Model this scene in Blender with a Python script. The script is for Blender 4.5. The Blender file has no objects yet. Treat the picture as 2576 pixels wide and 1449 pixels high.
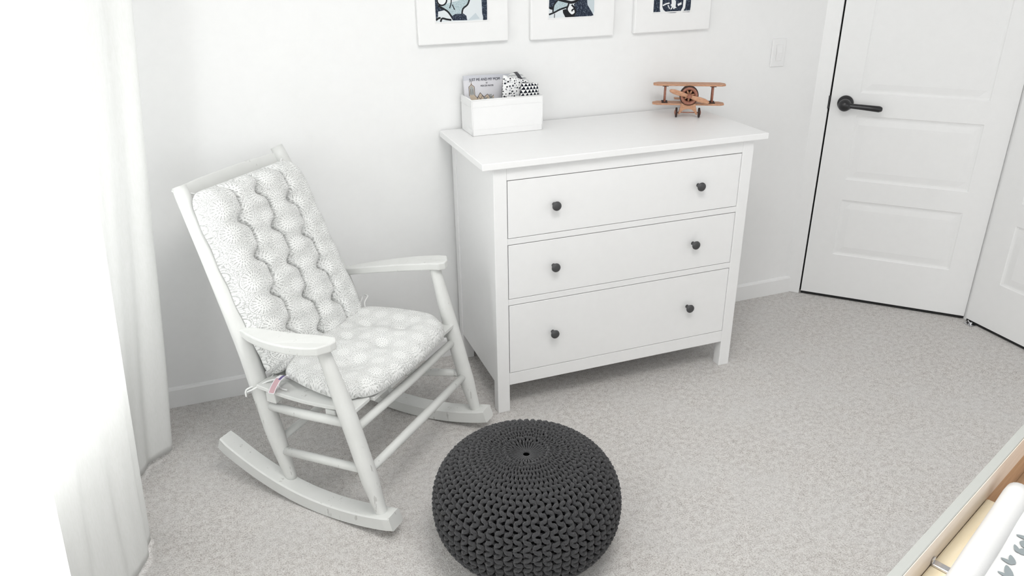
import bpy, bmesh, math, random
from mathutils import Vector, Matrix
R = math.radians
random.seed(7)
SC = bpy.context.scene
COL = SC.collection

# ------------------------------------------------------------ camera
cam_d = bpy.data.cameras.new('camera')
cam = bpy.data.objects.new('camera', cam_d)
COL.objects.link(cam)
cam_d.sensor_fit = 'HORIZONTAL'
cam_d.sensor_width = 36.0
cam_d.lens = 1957.3 / 2576 * 36.0
cam_d.clip_start = 0.02
_yaw, _pit, _rol = 0.3492, -0.4314, -0.0127
_f = Vector((math.sin(_yaw)*math.cos(_pit), math.cos(_yaw)*math.cos(_pit), math.sin(_pit)))
_r = Vector((math.cos(_yaw), -math.sin(_yaw), 0))
_u = _r.cross(_f)
_r2 = math.cos(_rol)*_r + math.sin(_rol)*_u
_u2 = -math.sin(_rol)*_r + math.cos(_rol)*_u
cam.matrix_world = Matrix(((_r2.x, _u2.x, -_f.x, -1.2706), (_r2.y, _u2.y, -_f.y, -2.7665),
                           (_r2.z, _u2.z, -_f.z, 1.62), (0, 0, 0, 1)))
SC.camera = cam

# ------------------------------------------------------------ world, daylight, exposure
SC.view_settings.view_transform = 'Standard'
SC.view_settings.look = 'None'
SC.view_settings.gamma = 1
SC.view_settings.exposure = 0.03
wd = bpy.data.worlds.new('sky'); SC.world = wd; wd.use_nodes = True
bg = wd.node_tree.nodes['Background']
bg.inputs[0].default_value = (0.93, 0.97, 1.0, 1); bg.inputs[1].default_value = 1.0

def area_light(name, loc, rot, sx, sy, power, color):
    l = bpy.data.lights.new(name, 'AREA'); l.shape = 'RECTANGLE'; l.size = sx; l.size_y = sy
    l.energy = power; l.color = color
    o = bpy.data.objects.new(name, l); COL.objects.link(o); o.location = loc; o.rotation_euler = rot
    return o
# daylight through the window behind the curtains (left wall) and the window behind the camera (front wall)
area_light('window_daylight_left', (-2.02, -1.76, 1.12), (0, R(-90), 0), 1.35, 2.5, 66, (0.985, 0.995, 1.0))
area_light('window_daylight_front', (-0.4, -4.82, .88), (R(90), 0, 0), 3.1, 1.6, 25, (1.0, 0.995, 0.985))

# added ceiling fill light, lifts the carpet, dresser and lower walls
_cl = area_light('ceiling_fill_light', (-0.62, -1.85, 2.425), (0, 0, 0), .9, .9, 22, (1.0, 0.99, 0.97)); _cl.data.shape = 'DISK'

# ------------------------------------------------------------ helpers
def tag(o, label=None, cat=None, group=None, kind=None):
    if label: o['label'] = label
    if cat: o['category'] = cat
    if group: o['group'] = group
    if kind: o['kind'] = kind
    return o

def thing(name, label, cat, loc=(0, 0, 0), rz=0.0, group=None):
    o = bpy.data.objects.new(name, None); COL.objects.link(o)
    o.empty_display_size = 0.05
    o.location = loc; o.rotation_euler = (0, 0, rz)
    return tag(o, label, cat, group)

class MB:
    """collects geometry for ONE mesh object"""
    def __init__(s):
        s.v = []; s.f = []; s.m = []; s.sm = []; s.uv = None
    def add(s, vs, fs, mi=0, smooth=False):
        b = len(s.v); s.v += [tuple(p) for p in vs]
        s.f += [tuple(i + b for i in f) for f in fs]
        s.m += [mi]*len(fs); s.sm += [smooth]*len(fs)
        return s
    def box(s, lo, hi, bev=0.0, mi=0, mat=None, seg=2):
        bm = bmesh.new()
        bmesh.ops.create_cube(bm, size=1)
        c = [(lo[i]+hi[i])/2 for i in range(3)]; d = [hi[i]-lo[i] for i in range(3)]
        for v in bm.verts: v.co = Vector([c[i]+v.co[i]*d[i] for i in range(3)])
        if bev > 0:
            bmesh.ops.bevel(bm, geom=bm.edges[:], offset=bev, segments=seg, profile=0.5, affect='EDGES')
        if mat is not None: bmesh.ops.transform(bm, matrix=mat, verts=bm.verts[:])
        bm.verts.ensure_lookup_table()
        s.add([v.co[:] for v in bm.verts], [[v.index for v in f.verts] for f in bm.faces], mi, seg > 2)
        bm.free(); return s
    def rings(s, rings, mi=0, smooth=True, cap=True, closed=True):
        n = len(rings[0]); vs = [p for r in rings for p in r]; fs = []
        for i in range(len(rings)-1):
            for j in range(n if closed else n-1):
                k = (j+1) % n
                fs.append((i*n+j, i*n+k, (i+1)*n+k, (i+1)*n+j))
        if cap and closed:
            fs.append(tuple(reversed(range(n)))); fs.append(tuple((len(rings)-1)*n+j for j in range(n)))
        return s.add(vs, fs, mi, smooth)
    def tube(s, pts, rad, n=10, mi=0, flat=None, round_ends=False):
        pts = [Vector(p) for p in pts]
        if not hasattr(rad, '__len__'): rad = [rad]*len(pts)
        rad = list(rad)
        if round_ends:
            t0 = (pts[0]-pts[1]).normalized(); t1 = (pts[-1]-pts[-2]).normalized()
            r0, r1 = rad[0], rad[-1]
            pts = [pts[0]+t0*r0*.55, pts[0]+t0*r0*.4] + pts + [pts[-1]+t1*r1*.4, pts[-1]+t1*r1*.55]
            rad = [r0*.45, r0*.8] + rad + [r1*.8, r1*.45]
        T = []
        for i in range(len(pts)):
            a = pts[max(i-1, 0)]; b = pts[min(i+1, len(pts)-1)]
            d = b-a
            T.append(d.normalized() if d.length > 1e-9 else Vector((0, 0, 1)))
        ref = Vector((0, 0, 1)) if abs(T[0].z) < .9 else Vector((1, 0, 0))
        if flat is not None: ref = Vector(flat[0])
        N = (ref - T[0]*ref.dot(T[0])).normalized(); out = []
        for i in range(len(pts)):
            N = (N - T[i]*N.dot(T[i]))
            N = N.normalized() if N.length > 1e-9 else T[i].orthogonal().normalized()
            B = T[i].cross(N)
            ks = flat[1] if flat is not None else 1.0
            out.append([pts[i] + (N*math.cos(2*math.pi*j/n) + B*ks*math.sin(2*math.pi*j/n))*rad[i] for j in range(n)])
        return s.rings(out, mi)
    def lathe(s, prof, n=24, mi=0, mat=None):
        rr = []
        for (r, z) in prof:
            ring = [Vector((r*math.cos(2*math.pi*j/n), r*math.sin(2*math.pi*j/n), z)) for j in range(n)]
            if mat is not None: ring = [mat @ p for p in ring]
            rr.append(ring)
        return s.rings(rr, mi, cap=(tuple(prof[0]) != tuple(prof[-1])))
    def prism(s, poly, lo, hi, to3, mi=0, smooth=False):
        """poly list of (a,b); extruded along c between lo and hi; to3(a,b,c)->xyz"""
        n = len(poly)
        vs = [to3(a, b, lo) for a, b in poly] + [to3(a, b, hi) for a, b in poly]
        fs = [tuple(range(n)), tuple(reversed(range(n, 2*n)))]
        for j in range(n):
            k = (j+1) % n; fs.append((j, j+n, k+n, k))
        return s.add(vs, fs, mi, smooth)
    def grid(s, rows, mi=0, smooth=True):
        return s.rings(rows, mi, smooth, cap=False, closed=False)
    def build(s, name, mats, parent=None, bevel=0.0, solid=0.0, subsurf=0):
        me = bpy.data.meshes.new(name)
        me.from_pydata([tuple(p) for p in s.v], [], s.f)
        if not isinstance(mats, (list, tuple)): mats = [mats]
        for m in mats: me.materials.append(m)
        me.polygons.foreach_set('material_index', s.m)
        me.polygons.foreach_set('use_smooth', s.sm)
        if s.uv is not None:
            uvl = me.uv_layers.new(name='UVMap')
            for lp in me.loops: uvl.data[lp.index].uv = s.uv[lp.vertex_index]
        bm = bmesh.new(); bm.from_mesh(me)
        bmesh.ops.recalc_face_normals(bm, faces=bm.faces[:]); bm.to_mesh(me); bm.free()
        me.update()
        o = bpy.data.objects.new(name, me); COL.objects.link(o)
        if parent is not None: o.parent = parent
        if subsurf:
            md = o.modifiers.new('sub', 'SUBSURF'); md.levels = subsurf; md.render_levels = subsurf
        if solid:
            md = o.modifiers.new('solid', 'SOLIDIFY'); md.thickness = solid; md.offset = 0
        if bevel:
            md = o.modifiers.new('bevel', 'BEVEL'); md.width = bevel; md.segments = 2; md.limit_method = 'ANGLE'; md.angle_limit = R(35)
            md.harden_normals = False
        return o

def box_obj(name, lo, hi, mat, parent=None, bev=0.0):
    return MB().box(lo, hi, bev).build(name, mat, parent)

def cat_rom(pts, sub=6):
    P = [Vector(p) for p in pts]; out = []
    for i in range(len(P)-1):
        p0 = P[max(i-1, 0)]; p1 = P[i]; p2 = P[i+1]; p3 = P[min(i+2, len(P)-1)]
        for k in range(sub):
            t = k/sub
            out.append(0.5*((2*p1)+(p2-p0)*t+(2*p0-5*p1+4*p2-p3)*t*t+(3*p1-p0-3*p2+p3)*t**3))
    out.append(P[-1]); return out

# ------------------------------------------------------------ materials
class NT:
    def __init__(s, name):
        s.m = bpy.data.materials.new(name); s.m.use_nodes = True
        s.t = s.m.node_tree; s.b = s.t.nodes['Principled BSDF']
        s.out = s.t.nodes['Material Output']
    def n(s, typ, **kw):
        nd = s.t.nodes.new(typ)
        for k, v in kw.items(): setattr(nd, k, v)
        return nd
    def l(s, a, b): s.t.links.new(a, b)
    def M(s, op, a, b=None, c=None, clamp=False):
        nd = s.n('ShaderNodeMath', operation=op, use_clamp=clamp)
        for i, x in enumerate((a, b, c)):
            if x is None: continue
            if isinstance(x, (int, float)): nd.inputs[i].default_value = x
            else: s.l(x, nd.inputs[i])
        return nd.outputs[0]
    def coord(s, kind='Object', scale=(1, 1, 1)):
        tc = s.n('ShaderNodeTexCoord'); mp = s.n('ShaderNodeMapping')
        mp.inputs['Scale'].default_value = scale
        s.l(tc.outputs[kind], mp.inputs[0]); return mp.outputs[0]
    def noise(s, vec, scale, detail=3, rough=.5):
        nd = s.n('ShaderNodeTexNoise'); nd.inputs['Scale'].default_value = scale
        nd.inputs['Detail'].default_value = detail; nd.inputs['Roughness'].default_value = rough
        s.l(vec, nd.inputs['Vector']); return nd.outputs['Fac']
    def ramp(s, fac, stops):
        nd = s.n('ShaderNodeValToRGB'); cr = nd.color_ramp
        while len(cr.elements) > 1: cr.elements.remove(cr.elements[-1])
        for i, (p, c) in enumerate(stops):
            e = cr.elements[0] if i == 0 else cr.elements.new(p)
            e.position = p; e.color = (*c, 1) if len(c) == 3 else c
        s.l(fac, nd.inputs[0]); return nd.outputs[0]
    def mix(s, fac, a, b):
        nd = s.n('ShaderNodeMix', data_type='RGBA')
        for sock, x in ((nd.inputs['Factor'], fac), (nd.inputs['A'], a), (nd.inputs['B'], b)):
            if isinstance(x, (int, float)): sock.default_value = x
            elif isinstance(x, tuple): sock.default_value = (*x, 1)
            else: s.l(x, sock)
        return nd.outputs['Result']
    def base(s, c, rough=.5, spec=.5, metal=0.0):
        if isinstance(c, tuple): s.b.inputs['Base Color'].default_value = (*c, 1)
        else: s.l(c, s.b.inputs['Base Color'])
        s.b.inputs['Roughness'].default_value = rough
        s.b.inputs['Specular IOR Level'].default_value = spec
        s.b.inputs['Metallic'].default_value = metal
        return s
    def bump(s, h, strength=.3, dist=.002):
        nd = s.n('ShaderNodeBump'); nd.inputs['Strength'].default_value = strength; nd.inputs['Distance'].default_value = dist
        s.l(h, nd.inputs['Height']); s.l(nd.outputs[0], s.b.inputs['Normal']); return s

def plain(name, c, rough=.5, spec=.5, metal=0.0, bump=None):
    t = NT(name); v = t.coord()
    nz = t.noise(v, 35, 2)
    col = t.mix(nz, tuple(x*.985 for x in c), tuple(min(1, x*1.015) for x in c))
    t.base(col, rough, spec, metal)
    if bump: t.bump(t.noise(v, bump[0], 2), bump[1], bump[2])
    return t.m

M = {}
M['wall'] = plain('wall_paint', (.90, .902, .90), .65, .3, bump=(260, .08, .001))
M['ceiling'] = plain('ceiling_paint', (.84, .84, .84), .8, .2, bump=(180, .15, .002))
M['trim'] = plain('trim_paint', (.90, .902, .90), .38, .4)
M['door'] = plain('door_paint', (.885, .887, .885), .42, .4)
M['lacquer'] = plain('white_lacquer', (.905, .905, .905), .35, .4)
M['painted_gap_shade'] = plain('painted_gap_shade', (.03, .03, .03), .8, .1)  # near-black colour standing in for shade inside gaps
M['knob'] = plain('dark_knob_metal', (.075, .075, .078), .42, .5, .3)
M['lever'] = plain('black_bronze', (.018, .018, .02), .28, .6, .2)
M['chrome'] = plain('chrome', (.7, .7, .72), .2, .5, 1.0)
M['plastic'] = plain('white_plastic', (.88, .88, .88), .3, .5)
M['frame_white'] = plain('frame_white', (.90, .90, .898), .45, .4)
M['paper'] = plain('print_paper', (.86, .88, .89), .6, .3)
M['navy'] = None
def speckle(name, c1, c2, sc, lo, hi):
    t = NT(name); v = t.coord()
    return t.base(t.ramp(t.noise(v, sc, 3, .7), [(lo, c1), (hi, c2)]), .6, .3).m
M['navy'] = speckle('navy_ink', (.012, .02, .04), (.22, .27, .34), 260, .52, .72)
M['speck_blue'] = speckle('speckled_blue_ink', (.16, .24, .28), (.55, .66, .69), 420, .38, .5)
M['wash'] = plain('light_grey_wash', (.74, .785, .81), .6, .3)
M['mist'] = plain('pale_blue_wash', (.58, .65, .69), .6, .3)
M['black'] = plain('black_ink', (.008, .009, .012), .6, .3)

def carpet():
    t = NT('carpet_pile'); v = t.coord()
    fine = t.noise(v, 230, 3, .85); mid = t.noise(v, 55, 2, .6); big = t.noise(v, 3.2, 3, .55); nap = t.noise(v, 11, 3, .6)
    k = t.M('ADD', t.M('MULTIPLY', fine, .75), t.M('MULTIPLY', mid, .25))
    col = t.ramp(k, [(.33, (.29, .252, .229)), (.44, (.62, .578, .547)), (.52, (.86, .828, .800)), (.61, (.98, .957, .930))])
    patch = t.M('ADD', t.M('MULTIPLY', big, .6), t.M('MULTIPLY', nap, .4))
    col = t.mix(t.M('MULTIPLY', t.M('SUBTRACT', patch, .40, clamp=True), 1.6, clamp=True), col, (.84, .83, .82))
    t.base(col, .95, .05)
    t.b.inputs['Sheen Weight'].default_value = .25
    t.bump(t.M('ADD', fine, t.M('MULTIPLY', mid, .8)), .9, .006)
    return t.m
M['carpet'] = carpet()

def chair_paint():
    t = NT('worn_white_paint'); v = t.coord('Object', (34, 34, 6)); v2 = t.coord()
    wear = t.noise(v, 1.6, 4, .65)
    region = t.noise(v2, 5.5, 2)
    f = t.M('GREATER_THAN', t.M('ADD', wear, t.M('MULTIPLY', region, .35)), 0.848)
    col = t.mix(t.noise(v2, 14, 3), (.70, .71, .69), (.79, .795, .78))
    col = t.mix(t.M('MULTIPLY', f, .45), col, (.33, .32, .30))
    t.base(col, .5, .35); t.bump(wear, .15, .002)
    return t.m
M['chair'] = chair_paint()

def medallion():
    t = NT('medallion_fabric')
    tc = t.n('ShaderNodeTexCoord'); sp = t.n('ShaderNodeSeparateXYZ'); t.l(tc.outputs['UV'], sp.inputs[0])
    S = .074
    u = t.M('DIVIDE', sp.outputs[0], S); v = t.M('DIVIDE', sp.outputs[1], S)
    cu = t.M('FLOOR', u)
    odd = t.M('MULTIPLY', t.M('MODULO', t.M('ADD', cu, 40), 2), .5)
    def polar(uo, vo):
        pu = t.M('SUBTRACT', t.M('FRACT', t.M('ADD', u, uo)), .5)
        pv = t.M('SUBTRACT', t.M('FRACT', t.M('ADD', vo, v)), .5)
        r = t.M('SQRT', t.M('ADD', t.M('MULTIPLY', pu, pu), t.M('MULTIPLY', pv, pv)))
        return r, t.M('ARCTAN2', pv, pu)
    r, a = polar(0.0, odd)
    def band(lo, hi): return t.M('MULTIPLY', t.M('GREATER_THAN', r, lo), t.M('LESS_THAN', r, hi))
    def pet(n, th): return t.M('GREATER_THAN', t.M('COSINE', t.M('MULTIPLY', a, n)), th)
    fine = t.noise(tc.outputs['UV'], 330, 2, .6)
    g = t.M('MULTIPLY', band(.27, .43), pet(18, .42))
    g = t.M('ADD', g, band(.455, .478))
    g = t.M('ADD', g, t.M('MULTIPLY', band(.35, .43), pet(36, .5)))
    g = t.M('ADD', g, t.M('MULTIPLY', band(.16, .23), pet(12, .35)))
    g = t.M('ADD', g, t.M('MULTIPLY', band(.06, .12), pet(8, .3)))
    # small motif between the circles
    vo = t.n('ShaderNodeTexVoronoi'); vo.inputs['Scale'].default_value = 210; vo.feature = 'DISTANCE_TO_EDGE'
    t.l(tc.outputs['UV'], vo.inputs['Vector'])
    bgm = t.M('MULTIPLY', t.M('GREATER_THAN', r, .485), t.M('LESS_THAN', vo.outputs['Distance'], .10))
    g = t.M('ADD', g, bgm, clamp=True)
    g = t.M('MULTIPLY', g, t.M('MULTIPLY', t.M('SUBTRACT', fine, .22), 1.9, clamp=True))
    col = t.mix(g, (.87, .875, .865), (.26, .265, .255))
    col = t.mix(t.M('MULTIPLY', t.M('SUBTRACT', fine, .5, clamp=True), 1.6), col, (.55, .555, .545))
    t.base(col, .9, .1)
    t.b.inputs['Sheen Weight'].default_value = .15
    wv = t.noise(t.coord('UV'), 900, 2); t.bump(wv, .25, .001)
    return t.m
M['medallion'] = medallion()

def yarn():
    t = NT('charcoal_yarn'); v = t.coord()
    col = t.mix(t.noise(v, 160, 3, .7), (.026, .026, .028), (.088, .088, .092))
    t.base(col, .9, .15); t.bump(t.noise(v, 420, 3), .9, .003)
    t.b.inputs['Sheen Weight'].default_value = .2
    return t.m
M['yarn'] = yarn()
M['yarn_in'] = plain('dark_lining', (.012, .012, .013), .95, .05)

def curtain_mat():
    t = NT('sheer_curtain')
    d = t.n('ShaderNodeBsdfDiffuse'); tr = t.n('ShaderNodeBsdfTranslucent'); mx = t.n('ShaderNodeMixShader')
    wv = t.noise(t.coord('Object', (1, 1, .15)), 260, 2)
    col = t.ramp(wv, [(.3, (.92, .925, .91)), (.7, (.96, .962, .955))])
    t.l(col, d.inputs[0]); t.l(col, tr.inputs[0]); mx.inputs[0].default_value = .38
    t.l(d.outputs[0], mx.inputs[1]); t.l(tr.outputs[0], mx.inputs[2]); t.l(mx.outputs[0], t.out.inputs[0])
    return t.m
M['curtain'] = curtain_mat()

def glass():
    t = NT('window_glass')
    g = t.n('ShaderNodeBsdfGlossy'); g.inputs['Roughness'].default_value = .02
    tr = t.n('ShaderNodeBsdfTransparent'); mx = t.n('ShaderNodeMixShader'); mx.inputs[0].default_value = .06
    t.l(tr.outputs[0], mx.inputs[1]); t.l(g.outputs[0], mx.inputs[2]); t.l(mx.outputs[0], t.out.inputs[0])
    return t.m
M['glass'] = glass()

def wood(name, c1, c2, sc=(60, 60, 8), rough=.5):
    t = NT(name); v = t.coord('Object', sc)
    g = t.noise(v, 3.0, 4, .6)
    return t.base(t.ramp(g, [(.3, c1), (.7, c2)]), rough, .4).bump(g, .1, .001).m
M['plane_light'] = wood('toy_light_wood', (.42, .20, .11), (.62, .36, .23), (20, 90, 90))
M['plane_red'] = wood('toy_red_wood', (.26, .10, .065), (.42, .19, .13), (40, 40, 40))
M['plane_dark'] = plain('toy_dark_rim', (.035, .018, .014), .5, .4)
M['birch'] = wood('birch_panel', (.78, .68, .585), (.84, .75, .66), (6, 40, 40))
M['pine'] = wood('pine_cleat', (.84, .73, .52), (.90, .81, .62), (6, 40, 40))
M['tan_wood'] = wood('tan_board', (.48, .30, .17), (.60, .40, .25), (6, 30, 30))
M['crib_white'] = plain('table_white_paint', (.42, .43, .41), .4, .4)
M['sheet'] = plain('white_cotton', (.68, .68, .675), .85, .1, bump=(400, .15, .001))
M['leaf'] = plain('leaf_grey', (.25, .28, .29), .85, .1)
M['box_fabric'] = plain('storage_box_fabric', (.88, .88, .88), .85, .1, bump=(500, .2, .0008))

def book_cover():
    t = NT('book_cover'); v = t.coord('Object')
    sp = t.n('ShaderNodeSeparateXYZ'); t.l(v, sp.inputs[0])
    band = t.M('GREATER_THAN', t.M('ADD', sp.outputs[2], t.M('MULTIPLY', t.noise(v, 30), .012)), .178)
    col = t.mix(t.noise(v, 25, 3), (.80, .80, .82), (.70, .69, .74))
    return t.base(t.mix(band, col, (.62, .63, .68)), .4, .4).m
M['book'] = book_cover()
M['book_ink'] = plain('cover_ink', (.035, .03, .05), .6, .2)
M['book_tan'] = plain('cover_tan', (.68, .57, .45), .6, .2)
M['book_grey'] = plain('cover_grey', (.42, .43, .42), .6, .2)
M['book_pages'] = plain('book_pages', (.85, .84, .80), .8, .1)

def dots():
    t = NT('dotted_cloth'); tc = t.n('ShaderNodeTexCoord')
    vo = t.n('ShaderNodeTexVoronoi'); vo.inputs['Scale'].default_value = 112; vo.inputs['Randomness'].default_value = .8
    vo.voronoi_dimensions = '2D'
    t.l(tc.outputs['UV'], vo.inputs['Vector'])
    sc = t.n('ShaderNodeSeparateColor'); t.l(vo.outputs['Color'], sc.inputs[0])
    rad = t.M('ADD', .16, t.M('MULTIPLY', sc.outputs[0], .26))
    f = t.M('LESS_THAN', vo.outputs['Distance'], rad)
    dc = t.ramp(sc.outputs[1], [(0, (.012, .012, .016)), (.5, (.04, .045, .055)), (.52, (.45, .46, .49)), (1, (.62, .63, .66))])
    return t.base(t.mix(f, (.87, .87, .87), dc), .85, .1).m
M['dots'] = dots()

def tris():
    t = NT('triangle_cloth'); tc = t.n('ShaderNodeTexCoord'); sp = t.n('ShaderNodeSeparateXYZ'); t.l(tc.outputs['UV'], sp.inputs[0])
    u = t.M('DIVIDE', sp.outputs[0], .0138); v = t.M('DIVIDE', sp.outputs[1], .0118)
    row = t.M('FLOOR', v)
    fu = t.M('FRACT', t.M('ADD', u, t.M('MULTIPLY', row, .5)))
    tri = t.M('MULTIPLY', t.M('ABSOLUTE', t.M('SUBTRACT', fu, .5)), 2)
    f = t.M('GREATER_THAN', t.M('SUBTRACT', 1.0, t.M('FRACT', v)), tri)
    return t.base(t.mix(f, (.87, .87, .87), (.010, .011, .02)), .85, .1).m
M['tris'] = tris()

def stripes():
    t = NT('grey_striped_cloth'); tc = t.n('ShaderNodeTexCoord'); sp = t.n('ShaderNodeSeparateXYZ'); t.l(tc.outputs['UV'], sp.inputs[0])
    w = t.M('SINE', t.M('ADD', t.M('MULTIPLY', sp.outputs[1], 520), t.M('MULTIPLY', t.noise(tc.outputs['UV'], 22), 5)))
    bx_ = t.M('ADD', sp.outputs[0], t.M('MULTIPLY', t.M('SUBTRACT', sp.outputs[1], .18), .7))
    band = t.M('MULTIPLY', t.M('MULTIPLY', t.M('GREATER_THAN', bx_, .050), t.M('LESS_THAN', bx_, .066)), t.M('GREATER_THAN', t.noise(tc.outputs['UV'], 60), .40))
    c = t.ramp(t.M('ADD', t.M('MULTIPLY', w, .5), .5), [(.3, (.45, .46, .47)), (.6, (.78, .79, .79))])
    return t.base(t.mix(band, c, (.10, .10, .11)), .85, .1).m
M['stripes'] = stripes()
M['tag_white'] = plain('tag_white', (.85, .83, .86), .7, .1)
M['tag_red'] = plain('tag_pink', (.60, .40, .43), .7, .1)
M['tag_blue'] = plain('tag_violet', (.16, .13, .28), .7, .1)

# ============================================================ THE ROOM
def struct(name, mb, mat, parent=None, **kw):
    o = mb.build(name, mat, parent, **kw)
    if parent is None: o['kind'] = 'structure'
    return o

XL, YB, XR, YF, H = -1.85, 0.012, 1.718, -4.6, 2.5
# angled corner wall holding the door: door face on x + y = 1.18
S2 = math.sqrt(.5)
def dg(s, z, n=0.0):
    """s along the angled wall from the latch edge of the door, n = distance out into the room"""
    return (1.215 + s*S2 - n*S2, -0.034 - s*S2 - n*S2, z)

fl = MB(); fl.add([(XL-.4, YF-.4, 0), (XR+.5, YF-.4, 0), (XR+.5, .5, 0), (XL-.4, .5, 0)], [(0, 1, 2, 3)])
struct('floor', fl, M['carpet'])
struct('ceiling', MB().box((XL-.12, YF-.12, H), (XR+.2, .2, H+.1)), M['ceiling'])
struct('wall_back', MB().box((XL-.12, YB, 0), (1.30, YB+.1, H)), M['wall'])
# left wall with the window opening
wy0, wy1, wz0, wz1 = -3.05, -.24, .52, 2.15
wl = MB()
wl.box((XL-.12, YF-.12, 0), (XL, YB, wz0)); wl.box((XL-.12, YF-.12, wz1), (XL, YB, H))
wl.box((XL-.12, YF-.12, wz0), (XL, wy0, wz1)); wl.box((XL-.12, wy1, wz0), (XL, YB, wz1))
struct('wall_left', wl, M['wall'])
def window_frame(name, along, o0, o1, z0, z1, at, depth, wall_t):
    fm = MB(); t = .05
    def bx(a0, a1, b0, b1):
        if along == 'y': fm.box((at-depth/2, a0, b0), (at+depth/2, a1, b1), .004)
        else: fm.box((a0, at-depth/2, b0), (a1, at+depth/2, b1), .004)
    bx(o0, o1, z0, z0+t); bx(o0, o1, z1-t, z1)
    bx(o0, o0+t, z0+t, z1-t); bx(o1-t, o1, z0+t, z1-t); m = (o0+o1)/2; bx(m-t/2, m+t/2, z0+t, z1-t)
    f = struct(name, fm, M['trim'])
    p = MB()
    for a0, a1 in ((o0+t, m-t/2), (m+t/2, o1-t)):
        if along == 'y': p.box((at-.003, a0, z0+t), (at+.003, a1, z1-t))
        else: p.box((a0, at-.003, z0+t), (a1, at+.003, z1-t))
    p.build('pane', M['glass'], f)
    return f
window_frame('window_1', 'y', wy0, wy1, wz0, wz1, XL-.06, .06, .12)
# front wall (behind the camera) with its window
fx0, fx1, fz0, fz1 = -1.55, 1.5, .08, 2.2
wf = MB()
wf.box((XL-.12, YF-.12, 0), (XR+.12, YF, fz0)); wf.box((XL-.12, YF-.12, fz1), (XR+.12, YF, H))
wf.box((XL-.12, YF-.12, fz0), (fx0, YF, fz1)); wf.box((fx1, YF-.12, fz0), (XR+.12, YF, fz1))
struct('wall_front', wf, M['wall'])
window_frame('window_2', 'x', fx0, fx1, fz0, fz1, YF-.06, .06, .12)
# angled wall around the door, right wall around the closet opening
DH = 2.03
def dbox(mb, s0, s1, z0, z1, n0, n1, bev=0.0):
    sub = MB().box((s0, n0, z0), (s1, n1, z1), bev)
    mb.add([dg(p[0], p[2], p[1]) for p in sub.v], sub.f, 0, False)
wa = MB()
dbox(wa, -.22, -.012, 0, H, -.12, -.014); dbox(wa, -.012, .85, DH+.012, H, -.12, -.014)
struct('wall_right_corner', wa, M['wall'])
wr = MB()
cy0, cy1 = -1.98, -.545                       # closet opening
wr.box((XR, YF-.12, 0), (XR+.1, cy0, H)); wr.box((XR, cy0, DH+.012), (XR+.1, cy1, H)); wr.box((XR, cy1, 0), (XR+.1, -.44, H))
struct('wall_right', wr, M['wall'])
# near-black boards close behind the doors, painted as the shade in their gaps
bk = MB(); dbox(bk, -.008, .715, 0, DH+.05, -.052, -.042); struct('hall_shade_board', bk, M['painted_gap_shade'])
struct('closet_shade_board', MB().box((XR+.024, cy0+.005, 0), (XR+.034, cy1-.005, DH+.01)), M['painted_gap_shade'])
# baseboards
bb = MB()
prof = [(0, 0), (.012, 0), (.012, .072), (.009, .079), (.003, .082), (0, .082)]
def base_run(mb, p0, p1, nrm):
    ring0 = [(p0[0]+nrm[0]*a, p0[1]+nrm[1]*a, b) for a, b in prof]
    ring1 = [(p1[0]+nrm[0]*a, p1[1]+nrm[1]*a, b) for a, b in prof]
    mb.rings([ring0, ring1], smooth=False)
# where the back wall meets the angled wall
kx = 1.18 + .014/S2 - YB
base_run(bb, (XL, YB), (kx, YB), (0, -1))
struct('baseboard_back', bb, M['trim'])
b2 = MB(); base_run(b2, (kx+.004, YB-.004), dg(-.078, 0, -.014)[:2], (-S2, -S2)); struct('baseboard_right_corner', b2, M['trim'])
b3 = MB(); base_run(b3, (XL, YF), (XL, YB), (1, 0)); struct('baseboard_left', b3, M['trim'])
# door casing
tr = MB()
dbox(tr, -.078, -.007, 0, DH+.08, -.014, .006, .004); dbox(tr, -.012, -.007, 0, DH, -.10, -.008)
dbox(tr, -.007, .72, DH+.008, DH+.08, -.014, .006, .004)
struct('trim_1', tr, M['trim'])
tr = MB(); tr.box((XR-.018, cy0-.08, 0), (XR, cy0-.006, DH+.08), .004); tr.box((XR-.018, cy0-.006, DH+.008), (XR, cy1-.0, DH+.08), .004)
struct('trim_2', tr, M['trim'])

def panel_leaf(mb, width, height, z0, panels, thick, P3):
    """door leaf with raised-moulding panels; P3(s, z, n) -> world"""
    offs = [0, .004, .011, .017, .042]
    def h(s, z):
        for a0, a1, b0, b1 in panels:
            d = min(s-a0, a1-s, z-b0, b1-z)
            if d > 1e-9:
                prof_ = [(0, 0), (.004, -.003), (.011, -.005), (.017, -.005), (.042, -.0015), (9, -.0015)]
                for (x0, y0), (x1, y1) in zip(prof_, prof_[1:]):
                    if d <= x1: return y0+(y1-y0)*(d-x0)/(x1-x0)
        return 0.0
    ss = {0.0, width}; zs = {z0, height}
    for a0, a1, b0, b1 in panels:
        for o in offs: ss |= {a0+o, a1-o}; zs |= {b0+o, b1-o}
    ss = sorted(ss); zs = sorted(zs); ns = len(ss)
    vs = [P3(s, z, h(s, z)) for z in zs for s in ss]
    fs = [(i*ns+j, i*ns+j+1, (i+1)*ns+j+1, (i+1)*ns+j) for i in range(len(zs)-1) for j in range(ns-1)]
    mb.add(vs, fs)
    c = [(0, z0), (width, z0), (width, height), (0, height)]
    vs = [P3(s, z, 0) for s, z in c] + [P3(s, z, -thick) for s, z in c]
    mb.add(vs, [(4, 5, 6, 7)] + [(j, (j+1) % 4, (j+1) % 4+4, j+4) for j in range(4)])
PN = [(.112, .600, .223, .490), (.112, .600, .583, .872), (.112, .600, .966, 1.86)]
d1 = MB(); panel_leaf(d1, .700, DH, .015, PN, .036, dg)
door = struct('door_1', d1, M['door'])
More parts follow.
